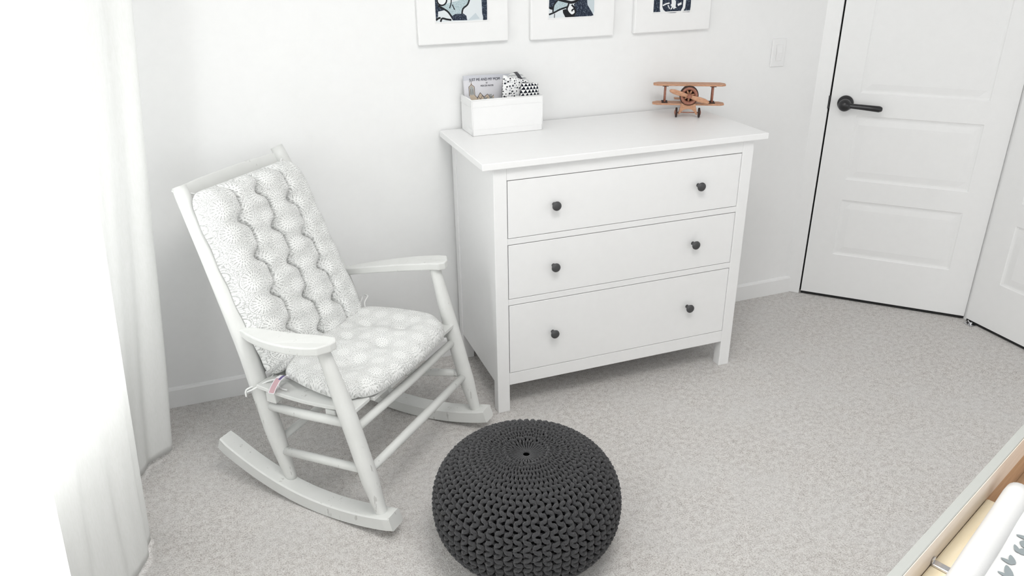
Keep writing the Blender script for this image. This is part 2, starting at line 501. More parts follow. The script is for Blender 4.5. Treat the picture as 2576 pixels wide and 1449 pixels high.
sp = MB(); dbox(sp, .001, .699, .0015, .022, -.032, -.004); x = sp.build('door_gap_shade', M['painted_gap_shade'], door); x['label'] = 'dark strip painted as shade in the gap under the door'  # black strip added so the gap below the door reads as shade
# lever handle
zc = .921; cs = .061
mat_d = Matrix(((S2, 0, -S2, dg(cs, 0)[0]), (-S2, 0, -S2, dg(cs, 0)[1]), (0, 1, 0, zc), (0, 0, 0, 1)))
hd = MB()
hd.lathe([(0.0, 0), (.033, 0), (.0335, .004), (.031, .010), (.024, .016), (.018, .022), (.0165, .034), (.020, .038), (.0255, .043), (.0265, .052), (.024, .062), (.017, .069), (.008, .073), (0.0005, .074)], 32, 0, mat_d)
lever = door_handle = hd.build('door_handle', M['lever'], door); lever['label'] = 'black lever door handle on round rosette'
lv = MB()
lv.tube([mat_d @ Vector((x, y, z)) for x, y, z in ((.012, 0, .054), (.03, -.001, .055), (.06, -.002, .055), (.10, -.004, .055), (.136, -.006, .054), (.143, -.006, .053))], [.0115, .0105, .0112, .0122, .0132, .011], 16, round_ends=True)
lv.build('lever', M['lever'], lever)
st = MB(); dbox(st, -.0095, -.002, .893, .95, -.012, .0075, .002)
x = st.build('latch_plate', M['lever'], door); x['label'] = 'dark latch strike plate at the door edge'
# closet bifold door
def cl(s, z, n): return (1.705 - n, -.5445 - s, z)
for k, off in enumerate((0.0, .714)):
    c = MB(); panel_leaf(c, .708, DH, .014, PN, .03, lambda s, z, n, off=off: cl(s+off, z, n))
    dd = struct('door_%d' % (k+2), c, M['door'])
    spx = MB(); spx.box((1.709, -.5445-off-.707, .0015), (1.733, -.5455-off, .020)); x = spx.build('closet_gap_shade', M['painted_gap_shade'], dd); x['label'] = 'dark strip painted as shade in the gap under the closet door'  # added black strip, shade below the closet leaf put into its colour
    if k == 0:
        pv = MB()
        pv.box((1.676, -.60, .001), (1.706, -.56, .004), .001); pv.tube([(1.690, -.585, .002), (1.690, -.585, .013)], .006, 12)
        pv.tube([(1.680, -.598, .004), (1.683, -.585, .012), (1.690, -.57, .014), (1.70, -.562, .012)], .0025, 8)
        x = pv.build('pivot_bracket', M['chrome'], dd); x['label'] = 'small chrome pivot bracket at the floor'

# housing added around the ceiling fill light (above the frame)
lamp = thing('ceiling_fill_housing', 'round white housing added on the ceiling for the unseen fill light', 'ceiling lamp', (-.62, -1.85, H))
MB().lathe([(.0005, 0), (.48, 0), (.48, -.055), (.465, -.062), (.465, -.05), (.0005, -.05)], 48).build('housing', M['plastic'], lamp)

# light switch
sw = thing('light_switch', 'white rocker light switch on the wall left of the panelled door', 'light switch', (.939, YB, 1.140))
MB().box((-.0345, -.006, -.057), (.0345, 0, .057), .003).build('switch_plate', M['plastic'], sw)
rk = MB(); rk.box((-.0165, -.0085, -.033), (.0165, -.0055, .033), .0012)
rk.add([(-.0145, -.0086, .030), (.0145, -.0086, .030), (.0145, -.0115, 0), (-.0145, -.0115, 0), (.0145, -.0086, -.030), (-.0145, -.0086, -.030)], [(0, 1, 2, 3), (3, 2, 4, 5)])
rk.build('rocker', M['plastic'], sw)

# ============================================================ CURTAINS
def curtain(name, bottom, top, label, seed, z1=2.36):
    rnd = random.Random(seed); ph = [rnd.uniform(0, 6) for _ in range(6)]
    B = cat_rom([(x, y, 0) for x, y in bottom], 14); T = cat_rom([(x, y, 0) for x, y in top], 14)
    L = [0]
    for a, b in zip(B, B[1:]): L.append(L[-1]+(b-a).length)
    rows = []; nz = 64
    for i in range(nz+1):
        z = .012 + (z1-.012)*i/nz
        t = min(z/1.49, 1.0)
        t2 = max(0, (z-1.49)/(z1-1.49))
        row = []
        for j, (b, tp, l) in enumerate(zip(B, T, L)):
            x = b.x + (tp.x-b.x)*t; y = b.y + (tp.y-b.y)*t
            x += (-1.515 - x)*.75*t2**1.4
            # soft small ripples and a slight billow just above the hem
            rp = .006*math.sin(l*23+ph[0]+z*1.1)*(0.5+0.5*math.sin(z*2.1+ph[1])) + .0045*math.sin(l*51+ph[2]-z*2.0+1.5*math.sin(z*1.7)) + .0022*math.sin(l*97+ph[4]+z*3.1)
            x += rp; x += .012*math.exp(-(z/.22)**2)*math.sin(l*9+ph[3])
            y += .012*math.sin(z*2.6+ph[4])*math.sin(l*5+ph[5])
            row.append((max(x, XL+.022), y, z if i else .012 + .010*(1+math.sin(l*14+ph[3]))*.5))
        rows.append(row)
    m = MB().grid(rows)
    o = m.build(name, M['curtain'], solid=.0012)
    return tag(o, label, 'curtain', 'sheer curtains at the window')
curtain('curtain', [(-1.80, -.15), (-1.70, -.215), (-1.622, -.296), (-1.700, -.365), (-1.722, -.435), (-1.795, -.54), (-1.805, -.62)],
        [(-1.66, -.15), (-1.54, -.215), (-1.462, -.296), (-1.515, -.365), (-1.545, -.435), (-1.61, -.54), (-1.63, -.62)],
        'white sheer curtain panel hanging nearest the back wall, behind the rocking chair', 3)
curtain('curtain', [(-1.74, -.70), (-1.705, -.708), (-1.672, -.752), (-1.688, -.84), (-1.745, -.98), (-1.80, -1.14), (-1.785, -1.34), (-1.715, -1.50), (-1.690, -1.60), (-1.715, -1.70), (-1.78, -1.85), (-1.74, -2.02), (-1.70, -2.15), (-1.76, -2.28)],
        [(-1.625, -.70), (-1.592, -.708), (-1.560, -.752), (-1.575, -.84), (-1.62, -.98), (-1.655, -1.14), (-1.645, -1.34), (-1.60, -1.50), (-1.580, -1.60), (-1.60, -1.70), (-1.65, -1.85), (-1.62, -2.02), (-1.59, -2.15), (-1.62, -2.28)],
        'wide white sheer curtain panel in the left foreground, nearest the camera', 5)
rod = thing('curtain_rod', 'white curtain rod above the window holding both sheer curtains', 'curtain rod', (XL, 0, 2.39))
MB().tube([(.335, -.08, 0), (.335, -2.5, 0)], .012, 12).build('rod', M['trim'], rod)
for y in (-.12, -1.3, -2.45):
    MB().tube([(0, y, 0), (.335, y, 0)], .009, 10).build('bracket', M['trim'], rod)

# ============================================================ DRESSER
TZ, D = .9512, .4999
dr = thing('dresser', 'white three-drawer chest of drawers against the back wall', 'dresser', (0, 0, 0))
LQ = M['lacquer']
MB().box((-.54, -D, TZ-.0225), (.54, 0, TZ), .0025).build('top', LQ, dr)
fx = .4972; lw = .0463; yf = -.4794
for sx in (-1, 1):
    a, b = sorted((sx*fx, sx*(fx-lw)))
    MB().box((a, yf, 0), (b, yf+.040, TZ-.0225), .002).build('leg', LQ, dr)
    MB().box((a, -.045, 0), (b, -.004, TZ-.0225), .002).build('leg', LQ, dr)
    a, b = sorted((sx*(fx-.004), sx*(fx-.022)))
    MB().box((a, yf+.040, .112), (b, -.045, TZ-.0225)).build('side_panel', LQ, dr)
xi = fx-lw
MB().box((-xi, -.02, .112), (xi, -.012, TZ-.0225)).build('back_panel', LQ, dr)
MB().box((-xi, yf+.04, .100), (xi, -.02, .112)).build('bottom_panel', LQ, dr)
for z0, z1 in ((.8832, TZ-.0225), (.6587, .6802), (.4334, .4554), (.1117, .1605)):
    MB().box((-xi, yf+.0005, z0), (xi, yf+.03, z1), .0012).build('rail', LQ, dr)
kz = (.783, .560, .3005)
for (z0, z1), zk in zip(((.6802, .8832), (.4554, .6587), (.1605, .4334)), kz):
    g = .0022
    m = MB(); m.box((-xi+g, yf+.0005, z0+g*.9), (xi-g, yf+.020, z1-g*1.15), .0012)
    m.box((-xi+.02, yf+.020, z0+.02), (xi-.02, -.05, z1-.03))
    dw = m.build('drawer', LQ, dr)
    for xk in (-.2835, .2755):
        mt = Matrix(((1, 0, 0, xk), (0, 0, -1, yf), (0, 1, 0, zk), (0, 0, 0, 1)))
        kb = MB().lathe([(.0001, -.002), (.0075, -.002), (.0062, .004), (.006, .012), (.009, .016), (.0145, .019), (.0162, .0225), (.0155, .0265), (.011, .0295), (.005, .0305), (.0004, .0308)], 24, 0, mt).build('knob', M['knob'], dw)
        kb['label'] = 'dark grey round knob'
# near-black strips painted as the shade behind the drawer gaps
MB().box((-xi, yf+.0205, .1605), (-xi+.004, yf+.03, .8832)).build('drawer_gap_shade', M['painted_gap_shade'], dr)
MB().box((xi-.004, yf+.0205, .1605), (xi, yf+.03, .8832)).build('drawer_gap_shade', M['painted_gap_shade'], dr)

# ============================================================ STORAGE BOX WITH ITS CONTENTS
bx0, bx1, by0, by1, bz0, bz1 = -.455, -.188, -.138, -.006, TZ+.0005, 1.078
bxt = thing('storage_box', 'white fabric storage box on the left end of the dresser', 'storage box', ((bx0+bx1)/2, (by0+by1)/2, bz0))
w2, d2, hh = (bx1-bx0)/2, (by1-by0)/2, bz1-bz0
m = MB(); t = .004
m.box((-w2, -d2, 0), (w2, -d2+t, hh), .0018); m.box((-w2, d2-t, 0), (w2, d2, hh), .0018)
m.box((-w2, -d2, 0), (-w2+t, d2, hh), .0018); m.box((w2-t, -d2, 0), (w2, d2, hh), .0018)
m.box((-w2+.001, -d2+.001, 0), (w2-.001, d2-.001, .004))
m.build('box_body', M['box_fabric'], bxt)
m = MB(); e = .0012
for z in (.022, hh-.024):
    m.box((-w2-e, -d2-e, z-.001), (w2+e, -d2+.001, z+.001)); m.box((-w2-e, -d2, z-.001), (-w2+.001, d2, z+.001)); m.box((w2-.001, -d2, z-.001), (w2+e, d2, z+.001))
m.build('seam', M['box_fabric'], bxt)
m = MB()
for sx in (-1, 1): m.tube([(sx*w2, -d2, .002), (sx*w2, -d2, hh-.001)], .0022, 8)
m.tube([(-w2, -d2, hh), (w2, -d2, hh)], .0022, 8)
for sx in (-1, 1): m.tube([(sx*w2, -d2, hh), (sx*w2, d2, hh)], .0022, 8)
m.build('piping', M['box_fabric'], bxt)

# picture book leaning back inside the box
bk = thing('picture_book', 'picture book with lavender cover and dark hand-lettered title, standing in the white box', 'book', (-.4505, -.054, bz0+.0065))
bk.rotation_euler = (R(-11), R(1.5), R(1.0))
BW, BH = .186, .190
MB().box((0, 0, 0), (BW, .0012, BH), .0005).build('cover', M['book'], bk)
cov = bk.children[0] if bk.children else None
MB().box((0, .0068, 0), (BW, .008, BH), .0005).build('back_cover', M['book'], bk)
MB().box((.002, .0012, .002), (BW-.003, .0068, BH-.003)).build('pages', M['book_pages'], bk)
art = MB()
yb = -.0007
def flat(poly, mi, y=yb): art.prism(poly, y, y+.0006, lambda a, b, c: (a, c, b), mi)
# little town along the lower left of the cover
town = [(.018, .118), (.018, .150), (.024, .156), (.028, .166), (.032, .156), (.039, .150), (.039, .120), (.048, .110), (.060, .128), (.074, .112), (.088, .122), (.100, .108), (.112, .118), (.112, .09), (.03, .09)]
flat(town, 1, yb+.0001)
flat([(.0205, .121), (.0205, .147), (.028, .155), (.0365, .147), (.0365, .121)], 2, yb-.0002)
for a, b in ((.045, .105), (.070, .106), (.097, .104)): flat([(a, b-.012), (a, b), (a+.008, b+.007), (a+.016, b), (a+.016, b-.012)], 2 if a > .06 else 1, yb-.0002)
def stroke(pts, w):
    for (a0, b0), (a1, b1) in zip(pts, pts[1:]):
        dx, dy = a1-a0, b1-b0; L = math.hypot(dx, dy) or 1e-6; nx, ny = -dy/L*w/2, dx/L*w/2
        flat([(a0+nx, b0+ny), (a0-nx, b0-ny), (a1-nx, b1-ny), (a1+nx, b1+ny)], 0, yb-.0003)
stroke([(.018, .118), (.018, .150), (.028, .158), (.039, .150), (.039, .120), (.048, .110), (.060, .128), (.074, .112), (.088, .122), (.100, .108), (.112, .118)], .0014)
stroke([(.045, .100), (.052, .116), (.060, .104), (.068, .118), (.078, .104), (.090, .112)], .0012)
for a in (.054, .072, .094): stroke([(a, .097), (a, .104)], .0014)
flat([(.094, .095), (.094, .121), (.104, .121), (.104, .095)], 2, yb-.00025)
stroke([(.028, .158), (.028, .170)], .0012); stroke([(.024, .125), (.024, .142)], .0012); stroke([(.032, .125), (.032, .142)], .0012)
stroke([(.04, .098), (.058, .098)], .002); stroke([(.066, .096), (.080, .099)], .002)
art.build('cover_art', [M['book_ink'], M['book_tan'], M['book_grey']], bk)
def text_mesh(name, body, size, loc, mat, parent, squash=1.0, bold=.0, width=None):
    cu = bpy.data.curves.new('lettering_curve', 'FONT'); cu.body = body; cu.size = size; cu.align_x = 'CENTER'
    cu.extrude = .0002; cu.offset = bold; cu.resolution_u = 3
    tmp = bpy.data.objects.new('lettering_source', cu); COL.objects.link(tmp)
    dgp = bpy.context.evaluated_depsgraph_get()
    me = bpy.data.meshes.new_from_object(tmp.evaluated_get(dgp))
    bpy.data.objects.remove(tmp); bpy.data.curves.remove(cu)
    if width:
        xs = [v.co.x for v in me.vertices]; squash = width/(max(xs)-min(xs))
    for v in me.vertices: v.co = Vector((v.co.x*squash, -v.co.z, v.co.y))
    me.materials.clear(); me.materials.append(mat)
    o = bpy.data.objects.new(name, me); COL.objects.link(o); o.parent = parent; o.location = loc
    return o
text_mesh('title_lettering', 'JUST ME AND MY MOM', .0142, (.0805, -.0007, .1695), M['book_ink'], bk, .72, 0, .118)
text_mesh('title_lettering', 'BY', .0075, (.088, -.0007, .1590), M['book_ink'], bk, .9, 0)
text_mesh('title_lettering', 'MERCER MAYER', .0085, (.088, -.0007, .1490), M['book_ink'], bk, .85, 0, .050)

# cloths tucked into the right half of the box
def folded_cloth(name, x0, x1, yc, th, z0, top, mat, label, waves=0.0, lean=0.0):
    """a thick folded cloth standing on edge; top(u) gives the height of its upper fold for u in 0..1"""
    m = MB(); nu, nv = 28, 18; front = []; uv = []
    prof_n = 20
    rows = []
    for i in range(nu+1):
        u = i/nu; x = x0+(x1-x0)*u; zt = top(u); row = []
        edge = min(1, min(u, 1-u)*9)**.5
        hw = th/2*(.35+.65*edge)
        # up the front, over the fold, down the back
        path = []
        for k in range(nv+1): path.append((-hw, z0+(zt-hw-z0)*k/nv))
        for k in range(1, 8): a = math.pi*k/8; path.append((-hw*math.cos(a), zt-hw+hw*math.sin(a)))
        for k in range(nv+1): path.append((hw, zt-hw+(z0-zt+hw)*k/nv))
        l = 0; pr = path[0]
        for p in path:
            l += math.hypot(p[0]-pr[0], p[1]-pr[1]); pr = p
            f = (p[1]-z0)/(zt-z0)
            yy = yc + p[0] + waves*math.sin(u*9+f*3) + lean*f
            row.append((x + .003*math.sin(f*7+u*4), yy, p[1])); uv.append((x-x0, l))
        rows.append(row)
    m.rings(rows, 0, True, cap=True, closed=True)
    m.uv = uv
    o = m.build(name, mat)
    return tag(o, label, 'cloth', 'folded cloths in the storage box')
zb = bz0+.0055
folded_cloth('folded_cloth', -.312, -.197, -.062, .018, zb, lambda u: 1.131+.022*math.sin(math.pi*min(1, u*1.05))-.022*max(0, u-.5)/.5, M['stripes'], 'grey and white swirl-striped cloth arching up at the back of the white box', .001)
folded_cloth('folded_cloth', -.322, -.222, -.092, .018, zb, lambda u: 1.150-.026*u, M['dots'], 'white cloth with black and grey dots beside the picture book', .001)
folded_cloth('folded_cloth', -.263, -.1955, -.118, .017, zb, lambda u: 1.123-.006*u+.002*math.sin(u*20), M['tris'], 'black and white triangle-patterned cloth at the right front of the white box', .001)

# ============================================================ TOY BIPLANE (faces the camera)
pl = thing('toy_biplane', 'small wooden toy biplane standing on the right end of the dresser', 'toy airplane', (.427, -.132, TZ))
pl.scale = (.88, .88, .91); pl.rotation_euler = (0, 0, R(-28))       # nose (-y) points at the camera
PLt, PRd, PDk = M['plane_light'], M['plane_red'], M['plane_dark']
def wing(z, y0, y1, half, th):
    m = MB(); po = []
    n = 5
    po = [(-half, y0+.012), (-half+.018, y0), (half-.018, y0), (half, y0+.012), (half, y1-.02), (half-.02, y1), (-half+.02, y1), (-half, y1-.02)]
    m.prism(po, z, z+th, lambda a, b, c: (a, b, c)); return m
wing(.050, -.045, .015, .1545, .0075).build('lower_wing', PLt, pl, bevel=.0018)
wing(.130, -.045, .015, .1545, .0075).build('upper_wing', PLt, pl, bevel=.0018)
for sx in (-1, 1):
    for yy in (-.030, .002):
        m = MB()
        m.tube([(sx*.102, yy, .0575), (sx*.102, yy, .130)], .0042, 10)
        s_ = m.build('wing_strut', PRd, pl)
        for za, zb_ in ((.0575, .0615), (.126, .130)):
            MB().box((sx*.102-.013, yy-.006, za), (sx*.102+.013, yy+.006, zb_), .001).build('strut_foot', PDk, s_)
# fuselage tapering to the tail
fr = []
for y, r, zc_ in ((-.030, .034, .093), (-.01, .034, .092), (.03, .029, .091), (.09, .018, .070), (.15, .009, .047), (.165, .006, .044)):
    fr.append([(r*math.cos(a), y, zc_+r*1.05*math.sin(a)) for a in [2*math.pi*k/20 for k in range(20)]])
MB().rings(fr).build('fuselage', PLt, pl)
mt = Matrix(((.92, 0, 0, 0), (0, 0, 1, -.062), (0, .92, 0, .092), (0, 0, 0, 1)))
cw = MB().lathe([(.028, .006), (.030, .002), (.040, .002), (.0425, .008), (.0425, .026), (.040, .030), (.028, .030), (.026, .02), (.026, .008), (.028, .006)], 36, 0, mt).build('engine_cowling', PRd, pl)
m = MB(); m.lathe([(.0405, .0012), (.0432, .004), (.0442, .010), (.0442, .024), (.0430, .0285), (.0420, .024), (.0420, .008), (.0405, .0012)], 36, 0, mt); m.build('cowling_rim', PDk, cw)
m = MB(); m.lathe([(0.0005, .020), (.027, .020), (.027, .024), (.0005, .024)], 24, 0, mt); m.build('engine_plate', PDk, cw)
for k in range(7):
    a = 2*math.pi*k/7+.2
    MB().tube([(.007*math.cos(a), -.046, 0.092+.007*math.sin(a)), (.0245*math.cos(a), -.046, 0.092+.0245*math.sin(a))], .0042, 10).build('engine_cylinder', PLt, cw)
pr = MB(); A = R(-16)
for s in (-1, 1):
    rr = []
    for d_, w_, tw in ((.004, .006, .3), (.02, .0085, .35), (.045, .0105, .3), (.07, .010, .2), (.086, .006, .12), (.0895, .0015, .1)):
        ring = []
        for k in range(12):
            a = 2*math.pi*k/12; lx = w_*math.cos(a); ly = .0022*math.sin(a)
            yy = -.0685 + ly*math.cos(tw*s) + lx*math.sin(tw*s)*.5; cx_ = s*d_
            px_ = cx_; pz_ = lx
            ring.append((px_*math.cos(A)-pz_*math.sin(A), yy, 0.092+px_*math.sin(A)+pz_*math.cos(A)))
        rr.append(ring)
    pr.rings(rr)
prop = pr.build('propeller', PLt, pl)
MB().lathe([(.011, .000), (.0115, -.006), (.0095, -.014), (.005, -.019), (.0004, -.0205)], 20, 0, mt).build('propeller_hub', PRd, prop)
# undercarriage: arched block, axle, wheels
m = MB()
arch = [(-.030, .060), (.030, .060), (.036, .034), (.042, .014), (.036, .012), (.026, .026), (.016, .034), (0, .037), (-.016, .034), (-.026, .026), (-.036, .012), (-.042, .014), (-.036, .034)]
m.prism(arch, -.052, -.036, lambda a, b, c: (a, c, b)); m.build('undercarriage', PLt, pl, bevel=.001)
MB().tube([(-.056, -.044, .0205), (.056, -.044, .0205)], .0022, 10).build('axle', PRd, pl)
for s in (-1, 1):
    mw = Matrix(((0, 0, s, s*.044), (1, 0, 0, -.044), (0, 1, 0, .0205), (0, 0, 0, 1)))
    w_ = MB().lathe([(.013, .001), (.0185, .001), (.0205, .003), (.0205, .007), (.0185, .009), (.013, .009)], 28, 0, mw).build('wheel', PDk, pl); w_['label'] = 'dark-rimmed wheel'
    MB().lathe([(.0004, .0), (.0135, .002), (.0135, .008), (.009, .012), (.0004, .014)], 24, 0, mw).build('wheel_hub', PRd, w_)
MB().box((-.05, .128, .042), (.05, .160, .0465), .0015).build('tail_plane', PLt, pl)
m = MB(); m.prism([(.128, .0465), (.168, .0465), (.170, .064), (.158, .067), (.147, .061)], -.0022, .0022, lambda a, b, c: (c, a, b)); m.build('tail_fin', PLt, pl)
MB().tube([(0, .150, .044), (0, .158, .0030)], .0026, 8).build('tail_skid', PDk, pl)

# ============================================================ WALL PRINTS
PRINT_SHAPES = [
('A', 'poly', 'speck_blue', [(-0.4962, 1.3905), (-0.4766, 1.3938), (-0.4112, 1.4077), (-0.4115, 1.3995), (-0.4196, 1.3848), (-0.4353, 1.3724), (-0.4393, 1.356), (-0.4603, 1.3556), (-0.4757, 1.348), (-0.4871, 1.3629), (-0.5002, 1.371), (-0.5205, 1.3834)]),
('A', 'poly', 'navy', [(-0.537, 1.4069), (-0.5311, 1.4067), (-0.5294, 1.3959), (-0.5233, 1.3862), (-0.5205, 1.3827), (-0.5002, 1.3706), (-0.5123, 1.3678), (-0.5258, 1.3659), (-0.5267, 1.3495), (-0.5347, 1.3403), (-0.5353, 1.3704)]),
('A', 'line', 0.0061, [(-0.5248, 1.3849), (-0.5002, 1.371), (-0.4872, 1.3602), (-0.4717, 1.3368)]),
('A', 'line', 0.0057, [(-0.4098, 1.4049), (-0.4181, 1.3854), (-0.4353, 1.3717), (-0.4398, 1.3547)]),
('A', 'ring', 0.0051, [(-0.4934, 1.4026), (-0.4945, 1.3972), (-0.4972, 1.3924), (-0.5012, 1.3887), (-0.5061, 1.3864), (-0.5114, 1.3857), (-0.5166, 1.3868), (-0.5213, 1.3895), (-0.5248, 1.3935), (-0.527, 1.3985), (-0.5275, 1.4039), (-0.5264, 1.4093), (-0.5237, 1.414), (-0.5198, 1.4178), (-0.5149, 1.4201), (-0.5096, 1.4207), (-0.5044, 1.4197), (-0.4998, 1.417), (-0.4962, 1.413), (-0.494, 1.4081)]),
('A', 'line', 0.0037, [(-0.4769, 1.4047), (-0.4783, 1.3898), (-0.4843, 1.3751)]),
('A', 'line', 0.0034, [(-0.474, 1.3869), (-0.4657, 1.3695)]),
('A', 'poly', 'navy', [(-0.4772, 1.348), (-0.4648, 1.3554), (-0.4344, 1.3558), (-0.4241, 1.3478), (-0.4212, 1.3331), (-0.4733, 1.3345)]),
('A', 'poly', 'mist', [(-0.42, 1.3323), (-0.39, 1.356), (-0.3752, 1.3359)]),
('A', 'poly', 'navy', [(-0.3671, 1.4034), (-0.3663, 1.3772), (-0.3655, 1.3522), (-0.3626, 1.3423), (-0.363, 1.3297), (-0.3482, 1.3293), (-0.3463, 1.4026)]),
('A', 'line', 0.0064, [(-0.5348, 1.3376), (-0.5255, 1.344), (-0.518, 1.3448)]),
('A', 'line', 0.0061, [(-0.5186, 1.332), (-0.5121, 1.3427), (-0.4957, 1.3392), (-0.4793, 1.3364)]),
('B', 'poly', 'navy', [(-0.109, 1.3907), (-0.0755, 1.3894), (-0.0899, 1.3735), (-0.0941, 1.3598), (-0.1102, 1.3617)]),
('B', 'poly', 'black', [(-0.1131, 1.3615), (-0.1044, 1.364), (-0.0919, 1.3622), (-0.0933, 1.3531), (-0.1057, 1.3562)]),
('B', 'poly', 'speck_blue', [(-0.091, 1.3469), (-0.0913, 1.366), (-0.0798, 1.3833), (-0.0608, 1.3838), (-0.0385, 1.3741), (-0.0383, 1.3626), (-0.0677, 1.3548)]),
('B', 'line', 0.006, [(-0.1099, 1.3381), (-0.0895, 1.3443), (-0.0676, 1.3536), (-0.0383, 1.3613)]),
('B', 'line', 0.0054, [(-0.0947, 1.3458), (-0.0913, 1.3685), (-0.0784, 1.3845), (-0.0711, 1.3905)]),
('B', 'line', 0.0093, [(-0.0755, 1.3894), (-0.0387, 1.3798), (-0.0164, 1.3768), (0.0175, 1.386)]),
('B', 'poly', 'navy', [(-0.0118, 1.3705), (0.016, 1.386), (0.0415, 1.3851), (0.0436, 1.3657), (0.0562, 1.3497), (0.0691, 1.3284), (0.048, 1.3231), (-0.0107, 1.3241), (-0.0023, 1.3457)]),
('B', 'poly', 'black', [(-0.0558, 1.3518), (-0.0441, 1.3545), (-0.0335, 1.3432), (-0.0198, 1.331), (-0.0064, 1.333), (-0.01, 1.3238), (-0.0435, 1.3238), (-0.0542, 1.3415)]),
('B', 'poly', 'paper', [(-0.0353, 1.3599), (-0.0251, 1.3672), (-0.0161, 1.3617), (-0.0158, 1.3514), (-0.0068, 1.3485), (-0.0095, 1.3357), (-0.0229, 1.335), (-0.035, 1.3471)]),
('B', 'line', 0.0066, [(-0.0312, 1.3763), (-0.034, 1.3675), (-0.0389, 1.3537), (-0.0319, 1.3405), (-0.0184, 1.3316), (-0.0051, 1.3394), (-0.0069, 1.3523), (-0.0116, 1.3602), (-0.0207, 1.3683)]),
('B', 'line', 0.0054, [(-0.0099, 1.3537), (-0.018, 1.3502), (-0.0179, 1.3451)]),
('B', 'poly', 'mist', [(0.0415, 1.3851), (0.0731, 1.3839), (0.0729, 1.349), (0.0674, 1.3324), (0.0436, 1.3657)]),
('B', 'line', 0.0027, [(-0.088, 1.3404), (-0.0885, 1.3237)]),
('C', 'poly', 'navy', [(0.3204, 1.3744), (0.3476, 1.3734), (0.3486, 1.3405), (0.3527, 1.3265), (0.3194, 1.3272), (0.3214, 1.3501)]),
('C', 'poly', 'navy', [(0.3586, 1.373), (0.4504, 1.3696), (0.4499, 1.3425), (0.4422, 1.3279), (0.4186, 1.3221), (0.4007, 1.3218), (0.3811, 1.3237), (0.3653, 1.3349), (0.3593, 1.3461)]),
('C', 'poly', 'navy', [(0.4624, 1.3691), (0.4844, 1.3683), (0.4848, 1.3411), (0.4821, 1.3219), (0.4509, 1.3232), (0.4608, 1.3383)]),
('C', 'poly', 'paper', [(0.3979, 1.3715), (0.4113, 1.371), (0.418, 1.3634), (0.4175, 1.3438), (0.4229, 1.3417), (0.4092, 1.3353), (0.4056, 1.343), (0.401, 1.3352), (0.395, 1.3355), (0.401, 1.3445), (0.3952, 1.3508), (0.3993, 1.3556)]),
('C', 'white', 0.005, [(0.3612, 1.3504), (0.3755, 1.3559), (0.3901, 1.3584)]),
('C', 'white', 0.0083, [(0.4267, 1.3496), (0.4426, 1.3557)]),
('C', 'white', 0.0036, [(0.3833, 1.3513), (0.3919, 1.3374)]),
]
def wall_print(key, x0, x1, z0, px0, px1, pz0, label):
    t = thing('framed_print', label, 'wall print', ((x0+x1)/2, YB, z0), 0, 'prints above the dresser')
    w = (x1-x0)/2; h_ = .46
    MB().box((-w, -.021, 0), (w, -.001, h_), .004).build('frame', M['frame_white'], t)
    a0, a1, b0 = px0-(x0+x1)/2, px1-(x0+x1)/2, pz0-z0
    b1 = h_-b0*.9
    mats = [M['paper'], M['navy'], M['speck_blue'], M['mist'], M['black'], M['frame_white'], M['wash']]
    ix = {'paper': 0, 'navy': 1, 'speck_blue': 2, 'mist': 3, 'black': 4}
    m = MB(); lay = [0]
    def flat(poly, mi):
        lay[0] += 1; y = -.0212-.00004*lay[0]
        m.prism(poly, y, y+.0003, lambda a, b, c: (a, c, b), mi)
    flat([(a0, b0), (a1, b0), (a1, b1), (a0, b1)], 0 if key == 'C' else 6)
    def strip(pts, wd, mi):
        P = [p.xy for p in cat_rom([(a, b, 0) for a, b in pts], 5)]
        L, Rr = [], []
        for i, p in enumerate(P):
            d_ = (P[min(i+1, len(P)-1)]-P[max(i-1, 0)]).normalized(); nrm = Vector((-d_.y, d_.x))*wd/2
            L.append((p+nrm)[:]); Rr.append((p-nrm)[:])
        lay[0] += 1; y = -.0212-.00004*lay[0]; n = len(L)
        m.add([(a, y, b) for a, b in L]+[(a, y, b) for a, b in Rr], [(i, i+1, n+i+1, n+i) for i in range(n-1)], mi)
    cx_ = (x0+x1)/2
    for k, typ, c, pts in PRINT_SHAPES:
        if k != key: continue
        pts = [(a-cx_, b-z0) for a, b in pts]
        if typ == 'poly': flat(pts, ix[c])
        elif typ == 'ring':
            flat(pts, 0); strip(pts+[pts[0]], c, 4)
        elif typ == 'line': strip(pts, c, 4)
        else: strip(pts, c, 0)
    # the upper part of the picture, above what the photograph shows
    zt = b0+.085
    rnd = random.Random(key)
    for q in range(5):
        u0 = a0+(a1-a0)*rnd.uniform(.05, .6); v0 = zt+.02+(b1-zt-.08)*q/5
        flat([(u0, v0), (u0+.05, v0+.012), (u0+.06, v0+.04), (u0+.012, v0+.045)], (1, 2, 3)[q % 3])
    m.build('print_sheet', mats, t)
    # raised inner edge of the mount around the sheet
    e = MB(); q = .004
    for lo, hi in (((a0-q, b0-q), (a1+q, b0)), ((a0-q, b1), (a1+q, b1+q)), ((a0-q, b0), (a0, b1)), ((a1, b0), (a1+q, b1))):
        e.box((lo[0], -.0232, lo[1]), (hi[0], -.0205, hi[1]), .0008)
    e.build('mount_edge', M['frame_white'], t)
wall_print('A', -.600, -.267, 1.2555, -.5355, -.347, 1.331, 'white-framed print at the left, black-outlined speckled blue shape beside a navy strip')
wall_print('B', -.180, .157, 1.2515, -.111, .071, 1.326, 'middle white-framed print with a black curl over navy hatching')
wall_print('C', .244, .579, 1.2535, .321, .486, 1.328, 'white-framed print at the right, navy blocks around a white figure')

